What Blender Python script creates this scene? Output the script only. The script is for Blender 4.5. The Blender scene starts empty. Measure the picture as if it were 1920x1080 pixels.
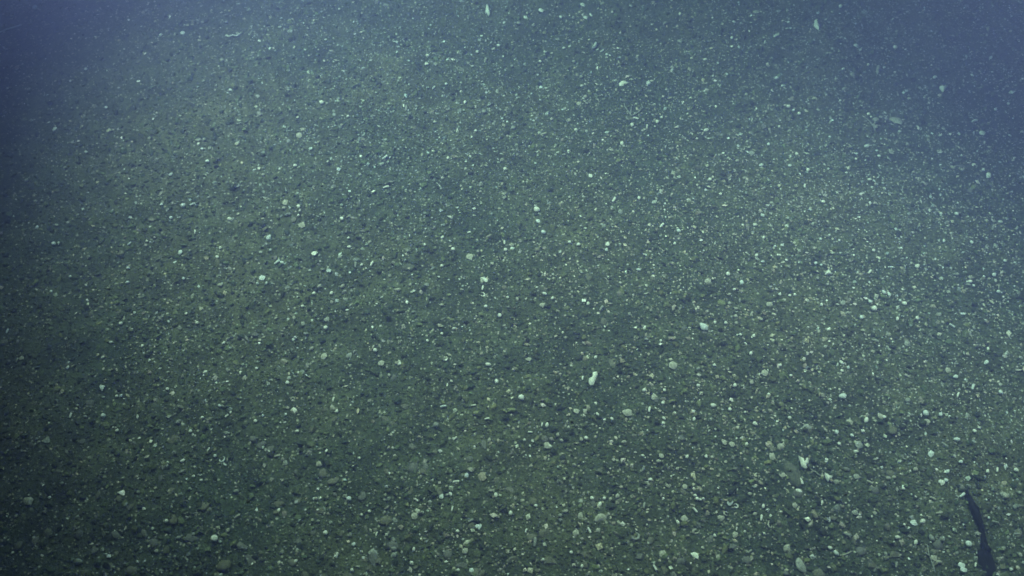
import bpy, math
import numpy as np
from mathutils import Vector, Matrix

# ------------------------------------------------------------------ camera, world, sun, lamps, exposure
scene = bpy.context.scene
COL = scene.collection
rng = np.random.default_rng(41)

CAM_H = 1.5                     # metres above the seabed
PITCH = math.radians(54.0)      # below the horizontal
HFOV = math.radians(58.0)
cam_data = bpy.data.cameras.new('camera')
cam = bpy.data.objects.new('camera', cam_data)
COL.objects.link(cam)
cam.location = (0.0, 0.0, CAM_H)
cam.rotation_euler = (math.pi / 2 - PITCH, 0.0, 0.0)
cam_data.sensor_width = 36.0
cam_data.lens = 18.0 / math.tan(HFOV / 2)
cam_data.clip_start = 0.02
cam_data.clip_end = 500.0
cam_data.dof.use_dof = True
cam_data.dof.focus_distance = 1.85
cam_data.dof.aperture_fstop = 8.0
scene.camera = cam

SUN_EL, SUN_ROT = math.radians(68), math.radians(20)
world = bpy.data.worlds.new('World')
scene.world = world
world.use_nodes = True
wn = world.node_tree.nodes
sky = wn.new('ShaderNodeTexSky')
sky.sky_type = 'NISHITA'
sky.sun_disc = False
sky.sun_elevation = SUN_EL
sky.sun_rotation = SUN_ROT
world.node_tree.links.new(sky.outputs[0], wn['Background'].inputs[0])
wn['Background'].inputs[1].default_value = 0.004       # hardly any daylight reaches this depth

sun_d = bpy.data.lights.new('sun', 'SUN')
sun_d.energy = 0.08
sun_d.angle = math.radians(12)
sun_d.color = (1.0, 0.96, 0.9)
sun = bpy.data.objects.new('sun', sun_d)
COL.objects.link(sun)
sun.rotation_euler = (math.pi / 2 - SUN_EL, 0, -SUN_ROT)

LAMPS = [  # position, aim on the seabed, watts, cone degrees, blend, colour
    ((-1.08, 1.62, 1.38), (0.08, 1.50, 0.0), 184.0, 100, 1.0, (0.96, 0.89, 0.95), 'the left'),
    ((1.13, 1.30, 1.40), (0.50, 0.86, 0.0), 116.0, 77, 1.0, (0.95, 0.90, 0.95), 'the right'),
    ((-0.40, 2.30, 1.80), (0.06, 1.28, 0.0), 105.0, 66, 1.0, (1.0, 0.97, 0.88), 'ahead'),
]

vs = scene.view_settings
vs.view_transform = 'Standard'
vs.look = 'None'
vs.gamma = 1.0
vs.exposure = -0.06
vs.use_curve_mapping = False
scene.cycles.volume_bounces = 1
scene.cycles.max_bounces = 5
scene.cycles.filter_width = 1.65

# ------------------------------------------------------------------ helpers
def tag(o, label=None, cat=None, group=None, kind=None):
    if label: o['label'] = label
    if cat: o['category'] = cat
    if group: o['group'] = group
    if kind: o['kind'] = kind
    return o

def height(x, y):
    """gentle relief of the seabed, metres (works on floats and arrays)"""
    z = 0.016 * np.sin(1.9 * x + 0.7 * y + 0.4) * np.cos(1.3 * y - 0.6 * x + 1.1)
    z = z + 0.008 * np.sin(5.3 * x - 2.1 * y + 2.0) + 0.007 * np.sin(6.1 * y + 3.3 * x + 0.3)
    z = z + 0.0070 * np.sin(17.0 * x + 9.0 * y) * np.sin(15.0 * y - 6.0 * x + 1.0)
    z = z + 0.0042 * np.sin(41.0 * x - 23.0 * y + 0.5) * np.sin(37.0 * y + 19.0 * x)
    return z

FPX = 960.0 / math.tan(HFOV / 2)
def at(px, py):
    """where the sight line of a photograph pixel (1920 x 1080) meets the seabed, and its distance"""
    u, v = (px - 960.0) / FPX, (540.0 - py) / FPX
    d = np.array([u, math.cos(PITCH) + v * math.sin(PITCH), -math.sin(PITCH) + v * math.cos(PITCH)])
    t = -CAM_H / d[2]
    for _ in range(6):
        p = d * t
        t = (height(p[0], p[1]) - CAM_H) / d[2]
    p = d * t
    return p[0], p[1], float(height(p[0], p[1])), t        # t = depth along the axis

def mesh_obj(name, verts, faces, mat, parent=None, smooth=True):
    me = bpy.data.meshes.new(name)
    me.from_pydata([tuple(map(float, v)) for v in verts], [], faces)
    if smooth:
        me.polygons.foreach_set('use_smooth', [True] * len(me.polygons))
    me.materials.append(mat)
    me.update()
    o = bpy.data.objects.new(name, me)
    COL.objects.link(o)
    if parent: o.parent = parent
    return o

# ------------------------------------------------------------------ materials
def base_mat(name, rough=0.85, spec=0.25):
    m = bpy.data.materials.new(name)
    m.use_nodes = True
    n, l = m.node_tree.nodes, m.node_tree.links
    b = n['Principled BSDF']
    b.inputs['Roughness'].default_value = rough
    b.inputs['Specular IOR Level'].default_value = spec
    return m, n, l, b

def noise(n, l, scale, detail=4.0, rough=0.6, coord='Object'):
    t = n.new('ShaderNodeTexCoord')
    x = n.new('ShaderNodeTexNoise')
    x.inputs['Scale'].default_value = scale
    x.inputs['Detail'].default_value = detail
    x.inputs['Roughness'].default_value = rough
    l.new(t.outputs[coord], x.inputs['Vector'])
    return x

def ramp(n, l, src, stops):
    r = n.new('ShaderNodeValToRGB')
    e = r.color_ramp.elements
    while len(e) < len(stops): e.new(0.5)
    for k, (p, c) in enumerate(stops):
        e[k].position = p
        e[k].color = (*c, 1)
    l.new(src, r.inputs[0])
    return r

def mixc(n, l, a, b, fac, mode='MIX', f=None):
    x = n.new('ShaderNodeMix')
    x.data_type = 'RGBA'
    x.blend_type = mode
    if f is not None: x.inputs[0].default_value = f
    else: l.new(fac, x.inputs[0])
    l.new(a, x.inputs[6]); l.new(b, x.inputs[7])
    return x.outputs[2]

def bump(n, l, b, src, strength, dist):
    x = n.new('ShaderNodeBump')
    x.inputs['Strength'].default_value = strength
    x.inputs['Distance'].default_value = dist
    l.new(src, x.inputs['Height'])
    l.new(x.outputs[0], b.inputs['Normal'])

def lump_mat(name, dark, light, scale=140.0, rough=0.8, spec=0.3):
    """one mineral or shell colour with blotches and a fine relief"""
    m, n, l, b = base_mat(name, rough, spec)
    a = noise(n, l, scale)
    r = ramp(n, l, a.outputs[0], [(0.34, dark), (0.62, light)])
    l.new(r.outputs[0], b.inputs['Base Color'])
    c = noise(n, l, scale * 5, 2.0)
    bump(n, l, b, c.outputs[0], 0.35, 0.0012)
    return m

def sediment_mat():
    m, n, l, b = base_mat('seabed_sediment', 0.95, 0.12)
    big = noise(n, l, 2.3, 5.0, 0.6)
    mid = noise(n, l, 16.0, 5.0, 0.65)
    fine = noise(n, l, 170.0, 4.0, 0.75)
    r1 = ramp(n, l, big.outputs[0], [(0.35, (0.066, 0.083, 0.058)), (0.65, (0.116, 0.122, 0.072))])
    r2 = ramp(n, l, mid.outputs[0], [(0.30, (0.55, 0.55, 0.55)), (0.70, (1.25, 1.25, 1.22))])
    r3 = ramp(n, l, fine.outputs[0], [(0.28, (0.35, 0.35, 0.36)), (0.52, (0.95, 0.95, 0.93)), (0.75, (2.0, 2.0, 1.9))])
    c = mixc(n, l, r1.outputs[0], r2.outputs[0], None, 'MULTIPLY', 1.0)
    c = mixc(n, l, c, r3.outputs[0], None, 'MULTIPLY', 1.0)
    # grains too small to build: scattered pale specks
    t = n.new('ShaderNodeTexCoord')
    v = n.new('ShaderNodeTexVoronoi')
    v.inputs['Scale'].default_value = 150.0
    l.new(t.outputs['Object'], v.inputs['Vector'])
    sep = n.new('ShaderNodeSeparateColor')
    l.new(v.outputs['Color'], sep.inputs[0])
    pick = n.new('ShaderNodeMath'); pick.operation = 'GREATER_THAN'; pick.inputs[1].default_value = 0.86
    l.new(sep.outputs[0], pick.inputs[0])
    near = n.new('ShaderNodeMath'); near.operation = 'LESS_THAN'; near.inputs[1].default_value = 0.36
    l.new(v.outputs['Distance'], near.inputs[0])
    both = n.new('ShaderNodeMath'); both.operation = 'MULTIPLY'
    l.new(pick.outputs[0], both.inputs[0]); l.new(near.outputs[0], both.inputs[1])
    sp = ramp(n, l, sep.outputs[1], [(0.0, (0.16, 0.155, 0.11)), (1.0, (0.40, 0.40, 0.34))])
    c = mixc(n, l, c, sp.outputs[0], both.outputs[0])
    l.new(c, b.inputs['Base Color'])
    bump(n, l, b, fine.outputs[0], 0.8, 0.006)
    return m

def grain_mat():
    """loose grains: each grain carries its own mineral colour as an attribute"""
    m, n, l, b = base_mat('loose_grains', 0.8, 0.3)
    a = n.new('ShaderNodeAttribute')
    a.attribute_name = 'mineral'
    f = noise(n, l, 330.0, 3.0)
    r = ramp(n, l, f.outputs[0], [(0.3, (0.45, 0.45, 0.45)), (0.7, (1.4, 1.4, 1.4))])
    c = mixc(n, l, a.outputs['Color'], r.outputs[0], None, 'MULTIPLY', 1.0)
    l.new(c, b.inputs['Base Color'])
    return m

M = {
    'sediment': sediment_mat(),
    'grain': grain_mat(),
    'w': lump_mat('white_shell', (0.55, 0.545, 0.51), (0.86, 0.86, 0.84), 2.2),
    'b': lump_mat('blue_white_shell', (0.40, 0.43, 0.45), (0.78, 0.82, 0.86), 2.2),
    'y': lump_mat('yellowed_shell', (0.25, 0.242, 0.20), (0.50, 0.485, 0.44), 2.2),
    'e': lump_mat('worn_grey_shell', (0.17, 0.175, 0.165), (0.38, 0.39, 0.37), 2.2),
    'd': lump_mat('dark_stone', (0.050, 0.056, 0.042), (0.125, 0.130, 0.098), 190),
    'olive': lump_mat('olive_stone', (0.060, 0.060, 0.045), (0.185, 0.180, 0.130), 4.0),
    'grey': lump_mat('grey_stone', (0.065, 0.068, 0.064), (0.19, 0.19, 0.175), 4.0),
    'tan': lump_mat('tan_stone', (0.08, 0.078, 0.060), (0.20, 0.195, 0.155), 4.0),
    'streak': lump_mat('dark_streak_surface', (0.006, 0.006, 0.009), (0.016, 0.016, 0.020), 120, 0.85, 0.1),
    'housing': lump_mat('lamp_housing_metal', (0.05, 0.05, 0.055), (0.08, 0.08, 0.085), 20, 0.45, 0.5),
}

# ------------------------------------------------------------------ the seabed
def seabed_sheet():
    g = np.linspace(-1, 1, 401)
    w = 2.6 * g + 57.0 * np.sign(g) * np.abs(g) ** 9            # fine in the middle, reaching 60 m out
    X, Y = np.meshgrid(w, w + 1.6)
    Z = height(X, Y)
    k = len(g)
    V = np.stack([X.ravel(), Y.ravel(), Z.ravel()], 1).astype(np.float32)
    i = (np.arange(k - 1)[:, None] * k + np.arange(k - 1)[None, :]).ravel()
    F = np.stack([i, i + 1, i + 1 + k, i + k], 1).astype(np.int32)
    me = bpy.data.meshes.new('seabed')
    me.vertices.add(len(V)); me.vertices.foreach_set('co', V.ravel())
    me.loops.add(F.size); me.loops.foreach_set('vertex_index', F.ravel())
    me.polygons.add(len(F)); me.polygons.foreach_set('loop_start', np.arange(len(F), dtype=np.int32) * 4)
    me.polygons.foreach_set('use_smooth', np.ones(len(F), bool))
    me.materials.append(M['sediment'])
    me.update(); me.validate()
    o = bpy.data.objects.new('seabed', me)
    COL.objects.link(o)
    return tag(o, 'dark olive sediment floor strewn with gravel and shell', kind='structure')
seabed = seabed_sheet()

# ------------------------------------------------------------------ unit shapes
PHI = (1 + 5 ** 0.5) / 2
ICO_V = np.array([(-1, PHI, 0), (1, PHI, 0), (-1, -PHI, 0), (1, -PHI, 0), (0, -1, PHI), (0, 1, PHI), (0, -1, -PHI),
                  (0, 1, -PHI), (PHI, 0, -1), (PHI, 0, 1), (-PHI, 0, -1), (-PHI, 0, 1)], float)
ICO_V /= np.linalg.norm(ICO_V[0])
ICO_F = [(0, 11, 5), (0, 5, 1), (0, 1, 7), (0, 7, 10), (0, 10, 11), (1, 5, 9), (5, 11, 4), (11, 10, 2), (10, 7, 6), (7, 1, 8),
         (3, 9, 4), (3, 4, 2), (3, 2, 6), (3, 6, 8), (3, 8, 9), (4, 9, 5), (2, 4, 11), (6, 2, 10), (8, 6, 7), (9, 8, 1)]
OCT_V = np.array([(1, 0, 0), (-1, 0, 0), (0, 1, 0), (0, -1, 0), (0, 0, 1), (0, 0, -1)], float)
OCT_F = [(0, 2, 4), (2, 1, 4), (1, 3, 4), (3, 0, 4), (2, 0, 5), (1, 2, 5), (3, 1, 5), (0, 3, 5)]

def subdivide(V, F):
    V, out, mid = [tuple(v) for v in V], [], {}
    def m(a, b):
        k = (min(a, b), max(a, b))
        if k not in mid:
            p = np.array(V[a]) + np.array(V[b])
            V.append(tuple(p / np.linalg.norm(p)))
            mid[k] = len(V) - 1
        return mid[k]
    for a, b, c in F:
        ab, bc, ca = m(a, b), m(b, c), m(c, a)
        out += [(a, ab, ca), (b, bc, ab), (c, ca, bc), (ab, bc, ca)]
    return np.array(V), out
ICO2_V, ICO2_F = subdivide(ICO_V, ICO_F)

def lumpy(r, V=ICO2_V, amt=0.16):
    """an irregular rounded stone: smooth random lobes on a sphere"""
    d = np.ones(len(V))
    for _ in range(7):
        a = r.normal(size=3); a /= np.linalg.norm(a)
        d += amt * r.uniform(-1, 1) * np.cos(r.uniform(1.5, 4.0) * (V @ a) + r.uniform(0, 6))
    return V * d[:, None]

def chip(r, n=9, thick=0.16, curve=0.35, jag=0.28, ax=1.0):
    """a broken, slightly cupped plate with an uneven rim"""
    a = np.linspace(0, 2 * math.pi, n, endpoint=False) + r.uniform(-0.22, 0.22, n)
    rad = 1 + jag * r.uniform(-1, 1, n)
    V, F = [], []
    for s, zz in ((1.0, thick), (0.5, thick), (1.0, 0.0), (0.5, 0.0)):
        for k in range(n):
            q = rad[k] * s
            V.append((q * math.cos(a[k]) * ax, q * math.sin(a[k]), zz + curve * (1 - s * s) + 0.05 * r.uniform(-1, 1)))
    V += [(0, 0, thick + curve), (0, 0, curve)]
    for k in range(n):
        j = (k + 1) % n
        F += [(k, j, n + j, n + k), (n + k, n + j, 4 * n), (2 * n + j, 2 * n + k, 3 * n + k, 3 * n + j),
              (3 * n + j, 3 * n + k, 4 * n + 1), (j, k, 2 * n + k, 2 * n + j)]
    return np.array(V), F

def tube(pts, rad, seg=8):
    """a round stem along points, with a radius at each"""
    V, F = [], []
    P = np.array(pts, float)
    for i in range(len(P)):
        t = P[min(i + 1, len(P) - 1)] - P[max(i - 1, 0)]
        t /= np.linalg.norm(t)
        s = np.cross(t, (0, 0, 1.0)) if abs(t[2]) < 0.95 else np.cross(t, (1.0, 0, 0))
        s /= np.linalg.norm(s); u = np.cross(s, t)
        for k in range(seg):
            a = 2 * math.pi * k / seg
            V.append(P[i] + rad[i] * (math.cos(a) * s + math.sin(a) * u))
    for i in range(len(P) - 1):
        for k in range(seg):
            j = (k + 1) % seg
            F.append((i * seg + k, i * seg + j, (i + 1) * seg + j, (i + 1) * seg + k))
    F.append(tuple(range(seg))[::-1]); F.append(tuple(range((len(P) - 1) * seg, len(P) * seg)))
    return np.array(V), F

def capsule(r):
    """a short worn tube, one end open and a little wider"""
    x = np.array([-1, -0.96, -0.8, -0.3, 0.3, 0.82, 0.98, 0.9, 0.6])
    w = np.array([0.06, 0.2, 0.30, 0.34, 0.36, 0.37, 0.30, 0.22, 0.16]) * r.uniform(0.92, 1.08, 9)
    b = r.uniform(-0.15, 0.15)
    return tube([(a, b * a * a, 0.0) for a in x], w, 9)

def ring(r):
    """a broken shell rim: an open, uneven arc that thins towards its ends"""
    n = 14
    start, span = r.uniform(0, 6.28), math.radians(r.uniform(190, 320))
    pts, w = [], []
    for i in range(n):
        q = i / (n - 1)
        a = start + span * q
        R = 0.78 * (1 + 0.16 * math.sin(2 * a + start) + r.uniform(-0.05, 0.05))
        pts.append((R * math.cos(a), R * 0.8 * math.sin(a), 0.10 * math.sin(a)))
        w.append((0.08 + 0.20 * math.sin(math.pi * min(1, q + 0.12)) ** 0.7) * r.uniform(0.8, 1.2))
    return tube(pts, w, 6)

def valve(r):
    """half of a small bivalve: fan outline, domed, growth ridges"""
    V, F, n, m = [], [], 15, 6
    for side in (0, 1):
        for j in range(m):
            q = j / (m - 1)
            for i in range(n):
                a = math.radians(-75 + 150 * i / (n - 1))
                R = q * 1.7 * (0.80 + 0.2 * math.cos(a))
                h = 0.50 * math.sin(math.pi * min(1, 0.10 + 0.75 * q)) * math.cos(a * 0.9) + 0.035 * math.sin(q * 22)
                V.append((R * math.sin(a), R * math.cos(a) - 0.85, max(h, 0.02) - 0.07 * side))
    o = n * m
    for j in range(m - 1):
        for i in range(n - 1):
            k = j * n + i
            F += [(k, k + n, k + n + 1, k + 1), (o + k, o + k + 1, o + k + n + 1, o + k + n)]
    for i in range(n - 1):
        k = (m - 1) * n + i
        F.append((k, o + k, o + k + 1, k + 1))
    for j in range(m - 1):
        k = j * n
        F.append((k, o + k, o + k + n, k + n)); k = j * n + n - 1
        F.append((k, k + n, o + k + n, o + k))
    return np.array(V), F

def shard(r):
    """a jagged splinter of shell with two or three points"""
    n = 11
    a = np.linspace(0, 2 * math.pi, n, endpoint=False)
    rad = 0.55 + 0.5 * np.abs(np.sin(a * 1.5 + r.uniform(0, 3))) * r.uniform(0.6, 1.1, n)
    V, F = chip(r, n, 0.20, 0.15, 0.05)
    for lay in range(4):
        for k in range(n):
            V[lay * n + k, :2] *= rad[k]
            V[lay * n + k, 2] += 0.22 * math.sin(a[k] * 2 + 1)
    return V, F

# a handful of meshes of each shape and colour, shared between the pieces
SHAPES = {'r': ('shell_grain', 'round'), 'o': ('oval_grain', 'oval'), 'c': ('worm_tube', 'rod-shaped'), 'p': ('shell_chip', 'flat'),  # ovals: same shell-coloured lumps as the round grains, drawn out
          'g': ('shell_ring', 'ring-shaped'), 'v': ('bivalve_shell', 'fan-shaped'), 'j': ('shell_shard', 'jagged')}
_cache = {}
def shape_mesh(kind, colour, var):
    key = (kind, colour, var)
    if key in _cache: return _cache[key]
    r = np.random.default_rng(1000 * ord(kind) + var)
    if kind == 'r': V, F = lumpy(r, amt=0.10) * np.array([1, 0.95, 0.8]), ICO2_F
    elif kind == 'o': V, F = lumpy(r, amt=0.10) * np.array([1, 0.66, 0.55]), ICO2_F
    elif kind == 'c': V, F = capsule(r)
    elif kind == 'p': V, F = chip(r)
    elif kind == 'g': V, F = ring(r)
    elif kind == 'v': V, F = valve(r)
    else: V, F = shard(r)
    me = bpy.data.meshes.new(SHAPES[kind][0])
    me.from_pydata([tuple(map(float, v)) for v in V], [], F)
    if kind not in 'pj':
        me.polygons.foreach_set('use_smooth', [True] * len(me.polygons))
    me.materials.append(M[colour])
    me.update()
    _cache[key] = me
    return me

def ground_angle(px, py, deg):
    """turn an angle in the photograph (counter-clockwise from horizontal) into one on the seabed"""
    x0, y0, _, _ = at(px, py)
    x1, y1, _, _ = at(px + 6 * math.cos(math.radians(deg)), py - 6 * math.sin(math.radians(deg)))
    return math.atan2(y1 - y0, x1 - x0)

# ------------------------------------------------------------------ gravel and shell hash (past counting)
def rot_many(n):
    q = rng.normal(size=(n, 4)); q /= np.linalg.norm(q, axis=1)[:, None]
    w, x, y, z = q.T
    return np.stack([np.stack([1 - 2 * (y * y + z * z), 2 * (x * y - z * w), 2 * (x * z + y * w)], 1),
                     np.stack([2 * (x * y + z * w), 1 - 2 * (x * x + z * z), 2 * (y * z - x * w)], 1),
                     np.stack([2 * (x * z - y * w), 2 * (y * z + x * w), 1 - 2 * (x * x + y * y)], 1)], 1)

def patchy(x, y, s):
    a = np.sin(3.1 * x + 1.7 * y + s) * np.sin(2.3 * y - 1.9 * x + 2 * s) + 0.8 * np.sin(9.7 * x - 4.1 * y + 3 * s) * np.sin(8.3 * y + 5.0 * x + s)
    return a + 0.9 * np.sin(23.0 * x + 11 * y + s) * np.sin(19.0 * y - 13.0 * x + 5 * s) + 0.9 * np.sin(61.0 * x - 37 * y + s) * np.sin(53.0 * y + 47.0 * x + 2 * s)

def spots(n, seed, patch, margin=0.38):
    """random places over the ground in and around the view"""
    X, Y = [], []
    got = 0
    while got < n:
        y = rng.uniform(0.15, 2.55, n * 2)
        half = 0.67 + 0.33 * y + margin
        x = rng.uniform(-2.0, 2.0, n * 2)
        ok = np.abs(x) < half
        ok &= rng.uniform(-1.6, 2.2, n * 2) < patch * patchy(x, y, seed) + (1 - patch) * 2.2
        if patch > 0.85:                                             # shell gathers towards the near right
            ok &= rng.uniform(0, 1, n * 2) < np.clip(0.66 + 0.38 * x + 0.10 * (1.2 - y), 0.22, 1.0)
        X.append(x[ok]); Y.append(y[ok]); got += ok.sum()
    return np.concatenate(X)[:n], np.concatenate(Y)[:n]

def scatter(name, n, V0, F0, size, flat, colours, weights, seed, patch, label, cat, sink=0.35, smooth=True):
    x, y = spots(n, seed, patch)
    s = size(n)
    k = len(V0)
    P = np.repeat(V0[None], n, 0) * (1 + 0.30 * rng.uniform(-1, 1, (n, k, 1)))
    P = P * np.stack([rng.uniform(0.8, 1.35, n), rng.uniform(0.65, 1.0, n), rng.uniform(*flat, n)], 1)[:, None, :]
    tilt = rot_many(n)
    yaw = rng.uniform(0, 6.283, n)
    c, sn = np.cos(yaw), np.sin(yaw)
    z0, z1 = np.zeros(n), np.ones(n)
    R = np.stack([np.stack([c, -sn, z0], 1), np.stack([sn, c, z0], 1), np.stack([z0, z0, z1], 1)], 1)
    mixf = (rng.uniform(0, 1, n) < 0.22)[:, None, None]
    R = np.where(mixf, tilt, R)
    # small lean for the ones that lie flat
    lx, ly = rng.normal(0, 0.22, n), rng.normal(0, 0.22, n)
    P = np.einsum('nij,nkj->nki', R, P)
    P[:, :, 2] += lx[:, None] * P[:, :, 0] + ly[:, None] * P[:, :, 1]
    P *= s[:, None, None]
    zc = height(x, y) + s * rng.uniform(0.0, sink, n)
    P += np.stack([x, y, zc], 1)[:, None, :]
    F = (np.array(F0)[None] + (np.arange(n) * k)[:, None, None]).reshape(-1, 3).astype(np.int32)
    me = bpy.data.meshes.new(name)
    me.vertices.add(n * k); me.vertices.foreach_set('co', P.astype(np.float32).ravel())
    me.loops.add(F.size); me.loops.foreach_set('vertex_index', F.ravel())
    me.polygons.add(len(F)); me.polygons.foreach_set('loop_start', np.arange(len(F), dtype=np.int32) * 3)
    me.polygons.foreach_set('use_smooth', np.full(len(F), smooth))
    w = np.array(weights, float); w /= w.sum()
    ci = rng.choice(len(colours), n, p=w)
    C = np.array(colours)[ci] * rng.uniform(0.7, 1.3, (n, 1)) * rng.uniform(0.95, 1.05, (n, 3))
    brown = np.clip(np.sin(2.1 * x + 1.3 * y) * np.sin(1.7 * y - 2.6 * x + 0.8) + rng.normal(0, 0.5, n), -1, 1)[:, None]
    C = C * (1 + brown * np.array([[0.12, 0.02, -0.08]]))
    C = np.concatenate([np.clip(C, 0, 0.88), np.ones((n, 1))], 1)
    att = me.attributes.new('mineral', 'FLOAT_COLOR', 'POINT')
    att.data.foreach_set('color', np.repeat(C, k, 0).astype(np.float32).ravel())
    me.materials.append(M['grain'])
    me.update()
    o = bpy.data.objects.new(name, me)
    COL.objects.link(o)
    return tag(o, label, cat, kind='stuff')

DARK = [(0.034, 0.043, 0.028), (0.061, 0.075, 0.043), (0.092, 0.108, 0.058), (0.136, 0.154, 0.084)]
PALE = [(0.24, 0.235, 0.21), (0.36, 0.36, 0.34), (0.39, 0.375, 0.31), (0.58, 0.59, 0.59)]
BRIGHT = [(0.34, 0.335, 0.31), (0.46, 0.46, 0.45), (0.49, 0.47, 0.41), (0.74, 0.74, 0.76)]
scatter('sand', 150000, OCT_V, OCT_F, lambda n: 0.0017 * np.exp(rng.normal(0, 0.38, n)), (0.5, 0.9), DARK + PALE[:2],
        [3.5, 4, 3, 2, 1.3, 0.4], 1.0, 0.5, 'fine dark sand and grit covering the seabed', 'sand')
scatter('gravel', 36000, ICO_V, ICO_F, lambda n: np.clip(0.0029 * np.exp(rng.normal(0, 0.48, n)), 0, 0.0072), (0.4, 0.8), DARK + PALE[:1],
        [3, 4, 3, 2, 0.8], 2.0, 0.7, 'dark olive gravel spread over the seabed', 'gravel', smooth=False)
scatter('shell_grit', 60000, OCT_V, OCT_F, lambda n: np.clip(0.0015 * np.exp(rng.normal(0, 0.45, n)), 0, 0.005), (0.25, 0.7), PALE + BRIGHT,
        [5, 3.5, 2.5, 1.5, 2, 1.5, 1.2, 0.8], 3.3, 0.9, 'tiny pale crumbs of shell between the gravel', 'shell grit', 0.8, False)
scatter('shell_hash', 19000, OCT_V, OCT_F, lambda n: np.clip(0.0019 * np.exp(rng.normal(0, 0.48, n)), 0, 0.0058), (0.2, 0.6), BRIGHT,
        [5, 3.5, 2.2, 2.2], 7.1, 0.95, 'larger broken bits of pale shell strewn over the gravel', 'shell hash', 0.9, False)

# ------------------------------------------------------------------ stones set in the sediment (parts of the seabed)
stone_mesh = []
for v in range(10):
    r = np.random.default_rng(70 + v)
    V = lumpy(r, ICO_V if v % 2 else ICO2_V, 0.20)
    V = V * r.uniform(0.86, 1.14, (len(V), 1)) * np.array([1.0, r.uniform(0.55, 0.95), r.uniform(0.28, 0.5)])
    for mat in ('olive', 'grey', 'tan'):
        me = bpy.data.meshes.new('stone')
        me.from_pydata([tuple(map(float, q)) for q in V], [], ICO_F if v % 2 else ICO2_F)
        me.polygons.foreach_set('use_smooth', [v % 2 == 0] * len(me.polygons))
        me.materials.append(M[mat])
        me.update()
        stone_mesh.append(me)
def stone(x, y, s, me, yaw):
    o = bpy.data.objects.new('stone', me)
    COL.objects.link(o)
    o.parent = seabed
    o.location = (x, y, float(height(x, y)) - s * 0.02)
    o.rotation_euler = (rng.normal(0, 0.25), rng.normal(0, 0.25), yaw)
    o.scale = (s, s, s)
    return o
BIG = [(726, 977, 34), (738, 1023, 34), (1020, 1000, 36), (725, 885, 26), (797, 876, 22), (700, 1050, 40), (470, 1050, 38), (455, 1025, 34),
       (560, 1020, 28), (640, 1000, 24), (600, 960, 26), (1050, 905, 24), (1115, 935, 28), (930, 900, 20), (1240, 905, 22), (1190, 1010, 26),
       (885, 985, 26), (1160, 940, 26), (360, 1010, 36), (420, 1060, 40), (520, 940, 24), (840, 1040, 28), (960, 1050, 30), (1100, 1040, 26),
       (1330, 1010, 24), (1400, 1050, 26), (1560, 970, 24), (1640, 920, 24), (1590, 1000, 22), (1380, 880, 22), (1465, 890, 20), (1260, 840, 20),
       (1310, 870, 18), (567, 420, 20), (881, 482, 18), (1150, 680, 26), (1330, 530, 14), (1528, 680, 18), (1700, 640, 16), (245, 950, 28),
       (320, 920, 24), (270, 1000, 30), (180, 1030, 30), (90, 1000, 26), (880, 860, 20), (1000, 940, 24), (680, 930, 24), (770, 920, 22)]
for px, py, d in BIG:
    x, y, z, t = at(px, py)
    stone(x, y, 0.5 * d * t / FPX * 0.72, stone_mesh[int(rng.integers(len(stone_mesh)))], rng.uniform(0, 6.28))
for _ in range(300 - len(BIG)):
    py = 1080 - 1080 * rng.uniform(0, 1) ** 1.7
    px = rng.uniform(0, 1920)
    x, y, z, t = at(px, py)
    stone(x, y, rng.uniform(0.0040, 0.0085) * (1.2 if py > 800 else 1.0), stone_mesh[int(rng.integers(len(stone_mesh)))], rng.uniform(0, 6.28))

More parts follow.
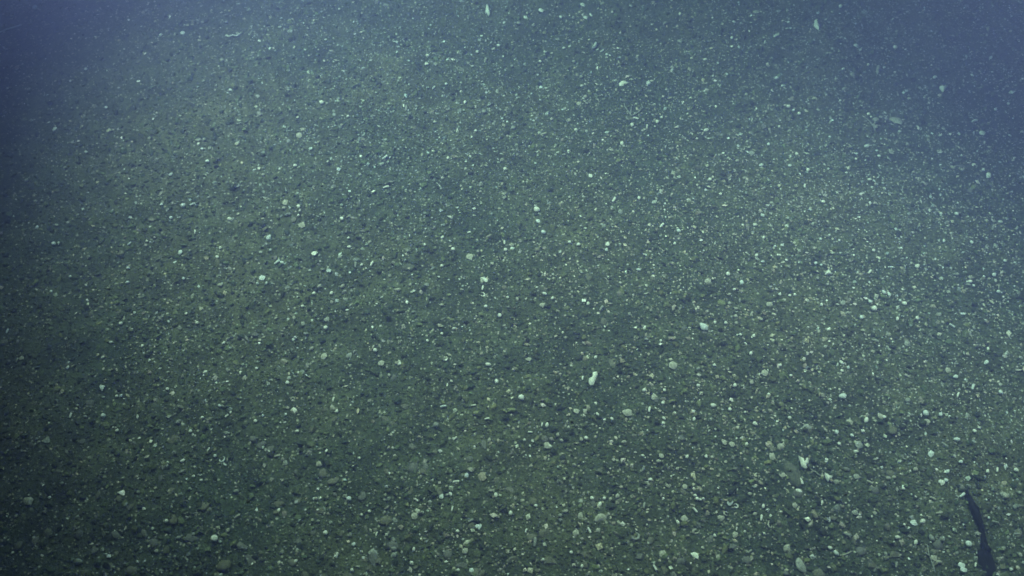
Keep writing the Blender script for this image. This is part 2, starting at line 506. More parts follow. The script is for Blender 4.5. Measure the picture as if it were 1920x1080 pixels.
# ------------------------------------------------------------------ shells, tubes and chips one can point to
# landmarks: x, y, shape, colour, length in photo pixels, angle, label, short name for the others to refer to
LAND = [
    (1113, 711, 'v', 'w', 27, 70, 'largest bright white shell with a dark notch, lying right of centre', 'largest white shell'),
    (404, 1011, 'r', 'w', 16, 80, 'bright white squarish grain on the dark gravel at lower left', 'squarish white grain'),
    (1006, 396, 'r', 'w', 12, 0, 'brightest round white grain above the centre of the seabed', 'brightest round grain'),
    (505, 448, 'o', 'b', 16, 60, 'bluish white oval shell on the greenish gravel left of centre', 'oval shell left of centre'),
    (915, 24, 'j', 'b', 20, 95, 'upright jagged white shard at the top edge', 'top edge shard'),
    (1115, 88, 'j', 'b', 19, 65, 'slanting bluish white shard below the top edge', 'slanting top shard'),
    (1530, 50, 'j', 'b', 19, -50, 'crooked bright shard in the blue upper right', 'upper right shard'),
    (1767, 168, 'v', 'b', 15, 0, 'bright heart-shaped shell in the blue water haze far right', 'heart-shaped shell'),
    (1552, 513, 'j', 'w', 13, 0, 'small white triangular shard on the right half', 'triangular shard'),
    (1719, 501, 'o', 'w', 12, 40, 'plump white oval grain in the blue right side', 'plump oval grain'),
    (1638, 581, 'r', 'w', 11, 0, 'bright round white grain in the right half, level with the bluish sliver', 'right round grain'),
    (1318, 615, 'o', 'b', 24, -50, 'slender bluish sliver of shell slanting on the gravel', 'bluish sliver'),
    (1505, 866, 'j', 'w', 26, -50, 'branched white shell shard beside the smooth dark oval stone', 'branched shard'),
    (1550, 895, 'j', 'w', 20, -15, 'bright white shell shard at the end of a pale thread', 'shard by the thread'),
    (1475, 1028, 'p', 'y', 20, 0, 'big yellowish shell chip near the bottom edge', 'yellowish bottom chip'),
    (1735, 777, 'r', 'b', 15, 0, 'pale blue round pebble on the lower right gravel', 'pale blue pebble'),
    (1513, 803, 'v', 'e', 20, 10, 'pale greyish fan shell lying above left of the dark oval stone', 'pale greyish fan shell'),
    (1578, 745, 'o', 'b', 20, -10, 'pale cyan oval shell lying flat on the right half', 'cyan oval shell'),
    (1447, 856, 'p', 'y', 16, 100, 'yellowish oblong chip left of the smooth dark oval stone', 'yellowish oblong chip'),
    (1260, 685, 'p', 'y', 20, 60, 'pale yellowish lumpy chip right of the largest white shell', 'yellowish lumpy chip'),
    (1175, 775, 'p', 'y', 22, 110, 'broad yellowish worn chip below the largest white shell', 'broad worn chip'),
    (978, 747, 'r', 'w', 12, 0, 'bright white round grain below the centre', 'grain below centre'),
    (931, 717, 'o', 'w', 11, 80, 'small white upright oval just above left of a bright round grain', 'upright oval'),
    (831, 763, 'c', 'b', 14, 15, 'cyan white rod-shaped tube below left of the centre', 'cyan tube'),
    (722, 297, 'c', 'b', 13, 35, 'bright bluish rod-shaped tube in the upper left half', 'upper tube'),
    (724, 352, 'c', 'w', 14, 12, 'nearly level white tube under another tube in the upper left half', 'level tube'),
    (1019, 253, 'c', 'y', 15, 30, 'yellowish short tube above the centre', 'yellowish tube'),
    (604, 194, 'r', 'w', 9, 0, 'bright round grain high on the left half', 'upper left bright grain'),
    (957, 964, 'o', 'w', 11, 70, 'white oval grain at bottom centre, dark hollow behind it', 'bottom centre grain'),
    (905, 553, 'g', 'w', 11, 0, 'tiny white shell ring at the centre of the seabed', 'central ring'),
    (1190, 1005, 'g', 'e', 24, 0, 'dull grey shell ring near the bottom edge', 'dull bottom ring'),
    (1500, 1062, 'v', 'e', 26, 120, 'grey half-open fan shell at the bottom edge', 'grey bottom fan shell'),
    (1303, 1042, 'v', 'w', 15, -40, 'white domed shell near the bottom edge, right of centre', 'bottom domed shell'),
    (1125, 972, 'v', 'y', 22, 20, 'yellowish curved shell with a pale edge near the bottom centre', 'yellowish curved shell'),
    (102, 459, 'r', 'b', 8, 0, 'left one of two touching pale grains in the blue left side', 'pair of pale grains'),
    (111, 458, 'o', 'b', 9, 60, 'right one of two touching pale grains in the blue left side', None),
    (535, 380, 'p', 'y', 12, 60, 'pale yellowish chip above the bluish white oval shell', None),
    (67, 17, 'r', 'b', 10, 0, 'pale blue grain alone in the upper left corner', 'upper left corner grain'),
    (1168, 158, 'v', 'w', 15, 20, 'white fan shell left of another pale shell, upper right of centre', 'upper fan shell'),
    (1216, 158, 'o', 'b', 15, 85, 'pale oval shell right of the white fan shell near the top', None),
    (1803, 930, 'c', 'b', 17, 38, 'short bluish white tube at the tip of the dark stalk', 'tube at the stalk tip'),
    (1555, 1028, 'o', 'w', 10, -35, 'upper left one of two bluish white grains by the bottom edge', 'two bottom grains'),
    (1567, 1038, 'o', 'b', 12, -40, 'lower right one of two bluish white grains by the bottom edge', None),
    (1645, 133, 'c', 'e', 22, 82, 'thin upright grey tube in the blue upper right', 'thin upright tube'),
    (555, 1053, 'o', 'w', 9, 40, 'white oval grain at the bottom edge, left of centre', 'bottom left grain'),
    (1680, 228, 'v', 'e', 22, -30, 'hazy pale shell below the thin upright tube, upper right', 'hazy pale shell'),
]
# the rest: "x,y,shape,colour,length[,angle]"
REST = """302,68,r,b,7|342,62,p,b,9|390,304,r,b,8|321,329,o,b,9,50|446,350,o,w,9,40|554,312,r,w,8|104,244,o,b,11,50|372,262,p,e,10|384,264,r,e,8|162,131,r,b,7
380,281,r,b,6|406,162,o,e,7,50|432,170,o,b,8,-30|560,255,p,y,12|615,304,o,w,6,80|494,329,r,y,7|445,270,p,y,9|580,262,r,e,6|568,243,p,y,8|559,221,o,w,6,60
418,115,r,e,9|578,55,r,e,6|597,268,o,y,7|380,43,o,e,8,0|425,43,r,e,6|200,203,r,b,6|162,287,r,b,6|123,316,r,e,7|50,340,o,e,10|157,342,o,e,7,40|124,339,r,e,5|60,228,o,e,9,10
802,106,r,w,7|800,122,o,w,9,0|817,121,p,e,8|813,166,c,b,10,60|872,193,o,w,9,80|837,159,r,b,6|762,205,c,e,13,85|757,200,c,w,9,100|653,220,r,w,6|641,236,r,y,6|663,220,r,e,5
892,247,r,w,6|885,259,r,w,5|857,246,c,w,8,70|840,298,o,w,8,70|882,295,o,w,7,90|947,319,r,w,8|908,211,r,e,9|962,240,p,e,10|935,87,r,b,7|895,99,r,w,6|910,115,c,e,13,70|960,126,r,e,7
1013,117,r,w,6|1052,34,r,b,7|1098,34,p,b,9|1108,30,c,b,10|1015,20,p,b,11|985,33,p,b,9|973,46,r,e,9|1000,50,r,e,7|1148,24,o,w,7|1093,10,p,b,11,90|1275,28,o,w,9,80|1247,45,o,e,9,30|1228,10,c,e,9,60
1045,75,p,e,9|1022,99,r,b,6|1076,118,r,e,7|1090,146,r,e,8|1129,97,c,b,9,40|1138,104,r,b,6|1166,270,o,w,10,90|1192,223,c,w,11,-10|1185,236,o,w,10,90|1232,230,o,w,10,60|1240,222,r,w,6|1207,226,o,e,8|1213,238,c,w,8,90
1080,245,r,w,7|1065,285,o,w,7,40|1086,291,o,y,6|1107,330,p,w,9|1112,348,p,y,11|1146,282,p,y,8|1085,195,p,y,9|1098,184,r,y,8|1275,78,p,e,14|1260,133,o,b,7,50
1376,42,o,b,7|1372,72,o,b,8,80|1452,70,r,b,6|1434,80,c,b,9,75|1418,23,p,e,12|1575,14,r,b,8|1678,91,r,w,9|1604,86,p,b,10|1613,95,o,b,7|1580,131,o,b,8,10|1598,140,p,e,10|1627,123,r,w,6|1658,128,o,b,7,20
1478,202,r,w,8|1487,208,r,b,6|1498,215,r,w,7|1456,148,r,b,8|1466,163,r,b,6|1527,187,p,y,11|1575,190,r,b,5|1440,272,r,b,7|1460,239,o,w,7,50|1436,211,r,y,6|1322,113,o,w,8,10|1324,246,o,w,11,20|1317,252,c,y,9,60|1353,255,o,e,8
1493,291,r,w,7|1514,320,o,w,9,60|1427,311,o,b,10,20|1408,287,p,e,12|1382,303,o,y,9,30|1480,312,r,b,7|1330,338,o,w,10,30|1508,350,c,w,11,80|1604,300,r,w,6|1640,225,p,e,14|1640,238,c,e,13,-60|1686,248,o,b,7|1841,250,p,b,13|1826,228,c,b,13,10
1751,147,r,b,7|1822,142,o,b,7|1890,196,r,b,6|1866,207,o,b,9,80|1852,332,o,b,17,80|1843,320,r,b,7|1826,309,o,w,6|1786,317,r,e,9|1630,338,o,w,8,0|1647,294,r,b,7|1700,273,r,e,7|1740,265,o,e,9|1670,285,p,e,12|1625,276,o,b,11,20|1712,325,r,e,7
68,379,r,e,8|80,378,o,e,8|303,385,o,b,8,20|344,388,r,b,10|361,384,c,b,11,30|322,410,r,b,7|431,412,r,w,8|434,412,p,e,8|413,536,o,y,11,-10|370,607,r,w,8|350,589,r,w,6|228,608,r,w,8|209,643,o,w,8,0|267,650,o,w,8,50
253,588,r,b,6|317,604,o,b,6|305,595,r,e,5|240,531,o,b,9,10|241,504,o,b,8,0|133,520,r,b,6|97,548,o,b,8,80|339,475,o,b,12,80|345,524,r,b,6|243,458,c,b,9,50|276,453,r,w,5|70,428,o,b,9,50|167,483,r,e,7|366,436,c,w,9,85
414,466,r,w,6|408,484,r,w,7|533,391,o,y,9|560,389,o,w,10,80|560,405,r,w,6|520,493,c,b,13,40|529,494,o,b,9,-30|508,470,r,b,5|589,476,p,w,12|492,522,p,b,14|483,533,r,b,6|500,532,o,b,7|600,538,o,y,10,40|589,552,r,w,7|622,551,o,w,9,60
641,411,o,w,10,-50|566,422,p,y,15|420,644,o,w,8,40|452,700,o,w,8|459,709,p,y,10,10|585,655,o,y,10,50|608,669,p,y,13,60|560,700,r,w,6|385,699,o,w,9,20|281,677,o,w,6,40|194,671,o,w,8,20|128,690,o,w,8,60|15,622,c,b,10,75|42,672,p,y,9|33,676,c,y,9,60|540,719,r,w,8|482,692,r,w,6
613,600,p,e,11|611,616,r,w,8|552,598,o,y,10|568,607,p,e,9|568,575,r,w,6|518,598,o,y,8|1019,437,r,b,10|850,469,r,w,8|948,470,r,w,8|946,456,c,w,9,100|880,437,o,w,7,10|830,446,o,w,8,40|797,460,o,w,7,90|881,482,p,y,16|678,498,o,w,8,20|655,464,o,w,8,0|654,447,r,w,5
905,541,c,w,10,80|911,526,p,w,10|911,576,r,w,7|937,593,o,w,11,80|810,623,c,y,13,50|829,627,r,w,6|802,640,r,w,6|704,658,r,w,8|749,684,o,w,9,10|730,705,o,y,9,70|990,674,p,y,11|1092,710,c,w,9,85|1068,456,r,w,7|1084,460,r,w,8|1009,415,p,b,9|889,393,o,w,8,0|768,443,c,w,6,90
747,545,o,y,11,20|800,535,p,e,10|770,535,o,y,8|829,500,r,w,6|829,573,o,y,9|757,612,r,y,7|851,617,o,w,7|700,652,c,y,9,70|655,668,p,e,12|715,682,p,y,12,10|697,496,c,w,12,60|667,498,c,e,14,85|643,538,o,y,10|648,562,p,e,9|915,685,o,w,11,0|945,612,o,y,8,20|952,559,r,w,6|970,562,o,y,9
1021,552,o,w,9,-20|1036,560,o,w,8,50|1017,573,p,y,11|1102,571,o,w,9,70|1127,579,c,e,14,60|1096,553,r,e,7|1209,616,o,w,9,60|1180,590,o,e,8|1137,470,o,b,9,80|1151,376,c,w,13,60|1198,373,o,w,9,80|1163,397,p,e,10|1240,424,c,w,14,45|1139,458,p,w,10,0|1265,458,o,w,8,70|1272,435,r,b,8|1212,480,o,b,8|1197,507,o,b,9,0
1543,380,r,w,8|1429,405,o,b,9|1415,423,o,w,9,0|1431,447,o,w,8,60|1453,463,r,b,6|1418,480,o,w,9,50|1430,492,o,b,8,20|1462,480,r,w,5|1474,489,r,w,6|1538,450,r,b,6|1637,471,r,w,7|1528,495,o,b,9,20|1532,523,r,e,7|1365,516,r,w,9|1327,528,p,y,15|1390,532,o,b,12,80|1376,544,o,w,8|1367,553,o,y,8|1480,555,r,w,6|1490,554,r,w,6
1763,402,r,b,6|1792,403,r,b,8|1821,456,o,b,10|1769,453,o,b,9,70|1875,418,o,b,10,0|1883,491,r,b,7|1863,517,o,b,11,60|1817,529,o,w,10,-10|1825,537,r,b,6|1793,516,r,e,8|1844,520,r,b,5|1871,549,r,b,8|1890,560,o,e,7|1695,571,r,w,9|1687,565,r,b,6|1682,599,o,w,9,80|1719,598,r,w,8|1615,597,r,b,9|1631,567,r,b,8|1580,568,p,e,11
1656,549,o,b,11,-50|1666,553,o,b,10,-55|1669,502,c,b,10,0|1630,511,c,w,12,50|1380,580,o,y,8|1379,595,r,y,8|1367,570,o,y,9|1443,571,p,y,12|1408,590,c,y,11,60|1427,600,r,y,7|1413,631,o,w,9|1388,629,r,w,6|1340,606,o,w,8,85|1360,607,r,w,7|1380,607,r,y,7|1540,572,o,w,8,80|1462,553,o,w,8,70|1407,664,o,w,9,50|1462,686,r,w,7
1577,681,o,w,10,-40|1578,697,r,w,7|1590,690,o,b,8|1482,705,r,w,6|1434,700,p,y,13|1339,686,r,w,7|1309,692,o,e,9|1665,655,c,e,15,-55|1640,640,c,e,16,-20|1700,645,p,e,13|1777,695,p,y,11|1790,708,o,b,12,0|1848,681,o,b,12,50|1852,655,o,w,8|1890,624,o,b,9,50|1806,590,r,b,6|1784,612,c,b,12,-20|1885,665,r,b,6|1760,590,p,e,9|1816,625,p,e,9
428,995,o,y,10,60|294,1034,r,y,8|313,978,r,w,7|363,1003,r,e,8|335,1009,o,e,10,20|329,1044,r,e,6|632,1042,c,w,12,70|611,1000,r,w,9|596,957,r,w,5|573,957,r,w,5|523,958,o,w,9,60|445,969,c,y,15,30|597,918,r,w,6|613,847,o,w,9,85|593,936,r,y,7|597,978,r,e,7|600,870,p,y,13,0|520,856,c,y,14,10|444,922,o,e,11,10
417,862,g,b,15|422,872,c,b,10,-45|404,856,r,b,7|343,865,o,w,10,30|364,894,r,w,6|378,902,r,w,6|391,844,c,w,9,60|358,810,r,w,7|425,781,c,w,9,40|433,774,o,w,7|480,791,r,w,7|558,810,r,w,7|220,808,r,w,7|195,781,r,b,9|133,780,c,w,11,65|161,782,o,e,8|220,744,r,w,6|228,743,o,b,8,50|192,727,p,b,10|315,731,r,w,7|549,749,g,y,10|552,770,p,w,12,-50
625,750,c,w,10,70|623,765,p,y,12|632,772,o,w,9,70|380,784,r,w,6|412,762,o,b,8|535,868,p,e,10|147,970,o,e,10|53,940,p,y,22,80|148,1055,o,e,20,0|70,824,r,e,6|88,826,p,e,14|260,924,r,e,8|237,947,o,e,9,60|118,907,r,e,7|41,846,r,e,5|186,1047,r,e,6
913,786,c,w,10,10|888,761,c,w,9,15|855,904,c,w,13,5|875,893,o,b,12,80|655,936,r,b,10|663,1022,r,b,8|674,860,r,w,6|817,799,r,e,14|1026,798,o,w,10,80|1016,797,c,w,8,80|1026,836,p,y,17,-50|1032,838,o,w,8|994,811,c,w,9,0|983,826,r,w,6|999,828,o,w,6|1046,816,o,y,9|1090,825,o,y,10|1099,823,r,w,8|1053,827,o,y,9|917,827,o,y,10|853,823,c,w,9,40
1170,830,o,y,11,10|1133,788,r,w,6|1147,786,o,w,9,-60|1081,771,p,y,12|1097,772,p,y,10|1120,778,o,w,8,-40|1243,757,r,w,7|1226,745,p,y,15|1207,733,r,w,7|1217,769,c,w,12,80|1243,795,r,w,8|1245,785,o,w,8|1246,733,r,w,7|1205,855,o,w,7|1240,855,p,y,10|1235,866,o,y,11|1212,908,p,y,13|1220,900,r,w,7|1252,910,p,y,12|1270,880,o,y,9,50|1206,880,c,e,14,70
930,930,o,w,11,80|920,921,o,y,9|845,927,o,w,9|828,931,p,b,10|781,938,c,w,9,-40|693,960,r,w,6|678,966,r,w,6|848,955,c,w,10,80|776,968,p,y,16,85|883,977,c,e,12,30|897,988,p,b,12,10|858,997,r,w,7|706,1002,c,w,9,70|776,1031,o,w,9,80|871,1033,p,y,14|738,1030,o,e,12|700,1036,p,e,18|885,1070,p,b,10|859,1070,r,w,7|660,1070,r,w,8
1125,947,o,w,11,70|1133,936,r,w,7|1110,935,r,w,8|1004,949,o,w,9,-20|986,996,c,w,9,70|1003,1018,c,e,20,85|1060,960,o,y,11|1088,967,p,y,13|1105,995,c,w,13,-60|1080,1000,p,y,14|1122,995,p,y,9|1018,1050,r,w,7|1071,1037,r,w,7|1091,1062,o,w,8,80|1228,1065,c,w,13,-60|1243,1040,p,y,17|1157,932,o,y,12|1050,968,r,e,9|1270,980,o,w,9,-60|1207,950,c,e,12,80
1337,762,o,w,14,10|1368,769,r,w,7|1300,773,r,w,7|1301,787,o,w,9,80|1332,788,o,y,9|1397,774,r,w,5|1415,796,o,w,11,-30|1377,724,o,w,10,60|1309,724,r,w,8|1341,821,o,w,7,80|1441,740,r,w,6|1480,785,r,w,7|1358,830,p,y,12|1372,834,p,y,11,-30|1399,834,o,w,9|1464,837,p,y,15,10
1624,789,o,w,14,70|1650,781,p,y,16|1657,783,r,w,7|1592,793,p,y,15,0|1568,812,o,b,11,80|1617,810,r,w,8|1597,818,r,b,8|1573,833,r,w,7|1604,848,o,w,10,0|1610,835,p,e,18|1738,793,p,y,13,-30|1745,851,p,b,15,50|1795,741,c,w,11,75|1823,727,c,b,13,80|1875,737,r,b,9|1826,810,r,w,8|1835,803,r,w,6|1793,825,o,b,14,0|1813,780,r,e,9|1763,778,o,b,10|1700,752,r,e,10|1770,835,c,e,16,-30
1502,903,c,w,16,-65|1497,922,o,w,13,-20|1466,890,p,y,14|1288,857,o,w,9,60|1324,857,o,w,9,80|1284,913,p,y,10|1379,949,g,w,11|1369,942,p,b,14|1431,950,o,w,9,80|1405,928,r,y,8|1307,936,r,w,7|1313,938,o,w,7|1303,930,r,w,7|1318,936,r,w,6|1303,957,c,w,12,-50|1361,964,g,y,12|1351,972,p,y,13,-10|1305,997,g,y,17|1282,972,p,y,15|1427,972,c,w,14,80|1443,985,g,y,13|1378,1004,p,y,13|1415,965,o,y,10
1490,948,p,y,10|1540,944,c,w,10,80|1611,966,r,w,5|1631,970,o,w,10,0|1602,962,p,e,15|1665,898,o,y,11|1676,896,o,y,10|1693,917,r,w,7|1715,882,r,y,10|1604,894,p,e,14|1630,905,c,y,14,-30|1682,1009,o,w,11,0|1728,979,o,w,13,20|1712,980,p,b,13|1716,1018,o,w,11,80|1815,1022,r,b,13|1695,985,r,w,6|1765,905,p,w,12,-20|1773,902,r,b,8|1748,935,c,y,14,-20|1760,963,c,y,13,10|1745,1010,o,e,15,-60
1904,882,r,w,9|1851,885,o,w,10,80|1869,882,c,w,11,80|1800,867,o,b,10,0|1776,885,o,b,10,60|1884,932,r,y,12|1880,928,p,e,13|1901,952,o,e,10,-60|1910,925,r,e,8|1853,972,r,b,6|1865,980,c,e,13,-10|1905,1002,c,e,12,0|1880,1030,o,e,12,50|1912,1042,o,y,11,-50|1802,1060,p,b,14|1805,1068,p,b,13|1750,1045,p,y,18,80|1760,1055,o,y,12|1836,1040,p,w,14,10|1828,1060,c,w,10,80|1680,1060,c,e,12,80|1660,1040,o,e,10|1540,930,r,w,6|1345,1045,p,y,10|1405,1035,c,e,11|1340,1005,o,w,8"""

def outline_shell(name, pts, centre, colour, thick, label, holes=None):
    """a broken shell whose rim follows the given outline, domed, with real thickness"""
    cx, cy, cz, t = at(*centre)
    u = t / FPX
    rim = []
    for a, b in pts:
        x, y, z, _ = at(a, b)
        rim.append((x - cx, y - cy))
    n = len(rim)
    V, F = [], []
    for s, zz in ((1.0, 1.0), (0.62, 1.9), (1.0, 0.0), (0.62, 0.9)):
        V += [(s * a, s * b, zz * thick * u) for a, b in rim]
    V += [(0, 0, 2.3 * thick * u), (0, 0, 1.2 * thick * u)]
    for k in range(n):
        j = (k + 1) % n
        F += [(k, j, n + j, n + k), (n + k, n + j, 4 * n), (2 * n + j, 2 * n + k, 3 * n + k, 3 * n + j),
              (3 * n + j, 3 * n + k, 4 * n + 1), (j, k, 2 * n + k, 2 * n + j)]
    o = mesh_obj(name, V, F, M[colour], smooth=False)
    o.location = (cx, cy, cz + 0.8 * thick * u)
    return tag(o, label, 'shell')

def place(px, py, kind, colour, length, ang, ordinal, var=None):
    x, y, z, t = at(px, py)
    s = 0.5 * length * t / FPX * (0.96 if length < 14 else 0.84)
    if var is None: var = ordinal % 6
    me = shape_mesh(kind, colour, var)
    o = bpy.data.objects.new(SHAPES[kind][0], me)
    COL.objects.link(o)
    lift = {'r': 0.55, 'o': 0.35, 'c': 0.28, 'p': 0.02, 'g': 0.16, 'v': 0.10, 'j': 0.12}[kind]
    o.location = (x, y, z + s * lift + 0.0012)
    rr = np.random.default_rng(int(px * 31 + py))
    o.rotation_euler = (rr.normal(0.12, 0.12), rr.normal(0, 0.12), ground_angle(px, py, ang))
    o.scale = (s, s, s)
    return o

OUTLINES = {
    (1113, 711): ([(1111, 701), (1119, 700), (1120, 706), (1117, 712), (1115, 718), (1112, 725), (1107, 726), (1103, 720), (1104, 713), (1109, 711), (1111, 707)], (1111, 714), 4.0),
    (1505, 866): ([(1496, 856), (1500, 859), (1505, 861), (1507, 867), (1511, 866), (1511, 861), (1514, 862), (1514, 871), (1510, 874), (1512, 880), (1508, 881), (1502, 876), (1500, 868)], (1506, 871), 3.2),
    (1550, 895): ([(1545, 890), (1549, 890), (1553, 894), (1559, 895), (1558, 899), (1554, 901), (1552, 904), (1548, 899)], (1552, 897), 3.2),
    (915, 24): ([(913, 13), (916, 16), (918, 22), (919, 29), (916, 33), (914, 27), (910, 27), (911, 20)], (915, 23), 2.6),
    (1115, 88): ([(1117, 80), (1120, 83), (1118, 90), (1113, 94), (1108, 97), (1112, 89)], (1115, 88), 2.6),
    (1530, 50): ([(1526, 43), (1530, 42), (1531, 47), (1536, 50), (1535, 56), (1530, 54), (1525, 51)], (1530, 49), 2.6),
    (1767, 168): ([(1760, 166), (1764, 164), (1767, 166), (1771, 163), (1774, 166), (1771, 171), (1767, 175), (1762, 171)], (1767, 168), 2.6),
    (1552, 513): ([(1552, 508), (1556, 513), (1558, 517), (1552, 516), (1546, 517), (1548, 512)], (1552, 514), 2.6),
}
for k, (px, py, kind, colour, length, ang, label, short) in enumerate(LAND):
    if (px, py) in OUTLINES:
        pts, c, th = OUTLINES[(px, py)]
        outline_shell('broken_shell', pts, c, colour, th, label)
        continue
    o = place(px, py, kind, colour, length, ang, k)
    tag(o, label, 'pebble' if 'pebble' in label else 'worm tube' if kind == 'c' else 'shell')

COLOUR_WORD = {'w': 'white', 'b': 'bluish white', 'y': 'yellowish', 'e': 'dull grey'}
NOUN = {'r': 'round shell grain', 'o': 'oval grain', 'c': 'thin rod-shaped tube', 'p': 'flat shell chip', 'g': 'shell ring', 'v': 'fan shell', 'j': 'shard'}
GROUP = {'r': 'shell grains on the seabed', 'o': 'pale oval grains on the seabed', 'c': 'worm tubes on the seabed', 'p': 'shell chips on the seabed',
         'g': 'shell rings on the seabed', 'v': 'fan shells on the seabed', 'j': 'shell shards on the seabed'}
ORD = ['nearest', 'second', 'third', 'fourth', 'fifth', 'sixth', 'seventh', 'eighth', 'ninth', 'tenth']
DIRS = ['right of', 'above right of', 'above', 'above left of', 'left of', 'below left of', 'below', 'below right of']
rest = []
for part in REST.replace('\n', '|').split('|'):
    f = part.strip().split(',')
    if len(f) < 5: continue
    rest.append((float(f[0]), float(f[1]), f[2], f[3], float(f[4]), float(f[5]) if len(f) > 5 else float(rng.uniform(0, 180))))
marks = [(l[0], l[1], l[7]) for l in LAND if l[7]]
bucket = {}
for k, e in enumerate(rest):
    d = [math.hypot(e[0] - m[0], e[1] - m[1]) for m in marks]
    i = int(np.argmin(d))
    a = math.degrees(math.atan2(marks[i][1] - e[1], e[0] - marks[i][0]))
    sector = int(round(a / 45.0)) % 8
    bucket.setdefault((i, sector, e[2], e[3]), []).append((d[i], k))
rest_label = {}
for (i, sector, kd, c), lst in bucket.items():
    lst.sort()
    for q, (_, k) in enumerate(lst):
        first = '' if len(lst) == 1 else ORD[min(q, 9)] + ' '
        rest_label[k] = f'{first}{COLOUR_WORD[c]} {NOUN[kd]} {DIRS[sector]} the {marks[i][2]}'
for k, (px, py, kind, colour, length, ang) in enumerate(rest):
    o = place(px, py, kind, colour, length, ang, k)
    tag(o, rest_label[k], {'c': 'worm tube', 'o': 'pebble'}.get(kind, 'shell'), GROUP[kind])

# ------------------------------------------------------------------ the dark stalk at lower right
def px_path(pts, lift):
    """photo pixels with widths -> points lying on the seabed with radii, relative to the first"""
    P, R = [], []
    for px, py, w in pts:
        x, y, z, t = at(px, py)
        r = 0.5 * w * t / FPX
        P.append((x, y, z + r * lift)); R.append(r)
    return np.array(P), R

P, R = px_path([(1811, 920, 3), (1813, 928, 8), (1817, 942, 13), (1822, 954, 15), (1828, 968, 15), (1834, 981, 13), (1839, 993, 10), (1842, 1005, 8),
                (1844, 1016, 9), (1846, 1026, 12), (1848, 1036, 15)], 0.9)
root = bpy.data.objects.new('dark_streak', None)  # near-black tapered solid laid along the dark strip here
COL.objects.link(root)
root.location = tuple(P[-1])
tag(root, 'dark curved stalk with a thick base lying on the lower right gravel', 'streak')
R = [q * 0.78 for q in R]
V, F = tube(P - P[-1], R, 12)
V = V + rng.normal(0, 0.0013, V.shape)
mesh_obj('shaft', V, F, M['streak'], root)
x, y, z, t = at(1849, 1058)
r = np.random.default_rng(5)
u = t / FPX
V = lumpy(r, ICO2_V, 0.24)
V = np.sign(V) * np.abs(V) ** 0.8 * r.uniform(0.82, 1.18, (len(V), 1)) * np.array([13 * u, 26 * u, 6 * u]) + np.array([x, y, z + 2 * u]) - P[-1]
mesh_obj('base', V, ICO2_F, M['streak'], root)

# ------------------------------------------------------------------ dark stones and threads
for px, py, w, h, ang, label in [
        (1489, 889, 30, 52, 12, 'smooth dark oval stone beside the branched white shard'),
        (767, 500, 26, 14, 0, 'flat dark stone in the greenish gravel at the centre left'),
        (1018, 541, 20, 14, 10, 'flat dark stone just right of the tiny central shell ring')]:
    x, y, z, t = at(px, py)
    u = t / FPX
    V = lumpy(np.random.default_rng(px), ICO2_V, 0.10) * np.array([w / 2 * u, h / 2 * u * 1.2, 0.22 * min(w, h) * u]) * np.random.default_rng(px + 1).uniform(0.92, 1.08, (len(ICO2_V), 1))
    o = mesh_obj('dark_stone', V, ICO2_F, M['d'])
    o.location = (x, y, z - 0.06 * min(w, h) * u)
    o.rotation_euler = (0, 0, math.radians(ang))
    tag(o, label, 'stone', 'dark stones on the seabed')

def thread(pts, w, mat, name, label, cat):
    P, R = px_path([(a, b, w) for a, b in pts], 1.6)
    V, F = tube(P - P[0], R, 6)
    o = mesh_obj(name, V, F, M[mat])
    o.location = tuple(P[0])
    return tag(o, label, cat)
thread([(1516, 873), (1519, 880), (1524, 884), (1529, 886), (1533, 890), (1538, 893)], 2.6, 'e', 'thread',
       'pale thread running from the branched white shard to another shard', 'thread')
thread([(1574, 1042), (1582, 1041), (1590, 1038), (1596, 1034)], 2.4, 'y', 'thread',
       'short yellowish thread right of two bluish white grains, bottom edge', 'thread')
thread([(423, 68), (430, 70), (437, 67), (444, 69), (453, 63)], 2.6, 'b', 'thread',
       'wavy pale thread near the top, in the upper left blue haze', 'thread')
thread([(0, 62), (12, 57), (26, 53), (40, 48)], 2.6, 'b', 'thread',
       'faint straight thread at the left edge of the upper left corner', 'thread')
thread([(1790, 937), (1797, 934)], 2.0, 'e', 'thread', 'tiny grey thread beside the tube at the stalk tip', 'thread')

def sprig(px, py, branches, label):
    """a small branching growth lying on the gravel"""
    x, y, z, t = at(px, py)
    root = bpy.data.objects.new('branching_sprig', None)
    COL.objects.link(root); root.location = (x, y, z)
    tag(root, label, 'sprig', 'branching sprigs on the seabed')
    for pts in branches:
        P, R = px_path([(a, b, 3.0 - 1.2 * q / max(1, len(pts) - 1)) for q, (a, b) in enumerate(pts)], 1.8)
        V, F = tube(P - np.array((x, y, z)), R, 6)
        mesh_obj('branch', V, F, M['e'], root)
sprig(1184, 218, [[(1184, 219), (1178, 211), (1172, 202), (1170, 195)], [(1182, 216), (1183, 209), (1184, 201)], [(1186, 218), (1198, 211), (1205, 203), (1202, 196)]],
      'pale V-shaped branching sprig below the white fan shell near the top')
sprig(1638, 240, [[(1640, 247), (1637, 238), (1630, 229), (1622, 222)], [(1637, 238), (1640, 230), (1639, 222)]],
      'pale forked sprig in the blue upper right, left of the hazy shell')
sprig(1750, 1040, [[(1752, 1075), (1748, 1058), (1741, 1040), (1738, 1022)], [(1748, 1058), (1755, 1046), (1757, 1034)], [(1742, 1044), (1734, 1036)]],
      'grey branching sprig by the bottom edge, left of the dark stalk base')

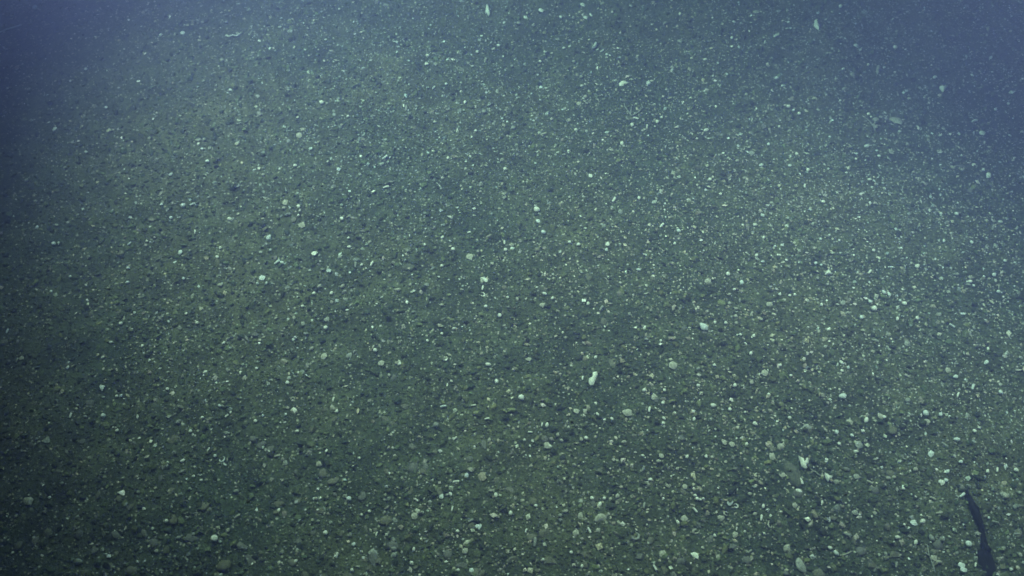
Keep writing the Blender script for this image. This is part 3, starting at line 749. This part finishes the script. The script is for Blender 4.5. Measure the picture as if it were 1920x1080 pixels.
# ------------------------------------------------------------------ flecks drifting in the water
def marine_snow(n=110):
    V, F = [], []
    for i in range(n):
        px, py = rng.uniform(-100, 2020), rng.uniform(-60, 1120)
        x, y, z, t = at(px, py)
        k = rng.uniform(0.06, 0.42)                                  # part of the way up towards the camera
        c = np.array([x * (1 - k), y * (1 - k), z + (CAM_H - z) * k])
        r = rng.uniform(0.0009, 0.0022)
        q = ICO_V * rng.uniform(0.6, 1.4, (12, 1)) * r * np.array([1, rng.uniform(0.5, 1), rng.uniform(0.6, 1.5)]) + c
        F += [tuple(v + 12 * i for v in f) for f in ICO_F]
        V += list(q)
    o = mesh_obj('marine_snow', V, F, M['e'])
    return tag(o, 'tiny pale flecks drifting in the water above the seabed', 'flecks', kind='stuff')
marine_snow()

# ------------------------------------------------------------------ the vehicle's lamps, beside and behind the camera
for pos, aim, watts, cone, blend, tint, word in LAMPS:
    p, a = Vector(pos), Vector(aim)
    q = (a - p).to_track_quat('-Z', 'Y')
    root = bpy.data.objects.new('vehicle_lamp', None)
    COL.objects.link(root)
    root.location = p; root.rotation_mode = 'QUATERNION'; root.rotation_quaternion = q
    tag(root, f'black underwater vehicle lamp shining on the seabed from {word}', 'lamp')
    prof = [(0.0, 0.16), (0.045, 0.16), (0.055, 0.15), (0.055, 0.02), (0.075, -0.01), (0.078, -0.05), (0.070, -0.05), (0.066, -0.012), (0.0, 0.0)]
    V, F, seg = [], [], 20
    for rr, zz in prof:
        for k in range(seg):
            th = 2 * math.pi * k / seg
            V.append((rr * math.cos(th), rr * math.sin(th), zz))
    for i in range(len(prof) - 1):
        for k in range(seg):
            j = (k + 1) % seg
            F.append((i * seg + k, i * seg + j, (i + 1) * seg + j, (i + 1) * seg + k))
    mesh_obj('housing', V, F, M['housing'], root)
    ld = bpy.data.lights.new('lamp_light', 'SPOT')
    ld.energy = watts; ld.color = tint
    ld.spot_size = math.radians(cone); ld.spot_blend = blend
    ld.shadow_soft_size = 0.03
    lo = bpy.data.objects.new('lamp_light', ld)
    COL.objects.link(lo); lo.parent = root
    lo.location = (0, 0, -0.07)

# ------------------------------------------------------------------ the water
def water_box():
    x0, x1, y0, y1, z0, z1 = -64, 64, -63, 66, -1.2, 2.3
    V = [(x, y, z) for z in (z0, z1) for y in (y0, y1) for x in (x0, x1)]
    F = [(0, 2, 3, 1), (4, 5, 7, 6), (0, 1, 5, 4), (2, 6, 7, 3), (0, 4, 6, 2), (1, 3, 7, 5)]
    m = bpy.data.materials.new('sea_water')
    m.use_nodes = True
    n, l = m.node_tree.nodes, m.node_tree.links
    n.remove(n['Principled BSDF'])
    v = n.new('ShaderNodeVolumePrincipled')
    v.inputs['Color'].default_value = (0.37, 0.385, 1.0, 1)
    v.inputs['Absorption Color'].default_value = (0.0, 0.60, 0.90, 1)
    v.inputs['Density'].default_value = 0.30
    v.inputs['Anisotropy'].default_value = 0.0
    l.new(v.outputs[0], n['Material Output'].inputs['Volume'])
    o = mesh_obj('haze', V, F, m, smooth=False)
    return tag(o, 'blue hazy sea water filling the view above the seabed', kind='stuff')
water_box()
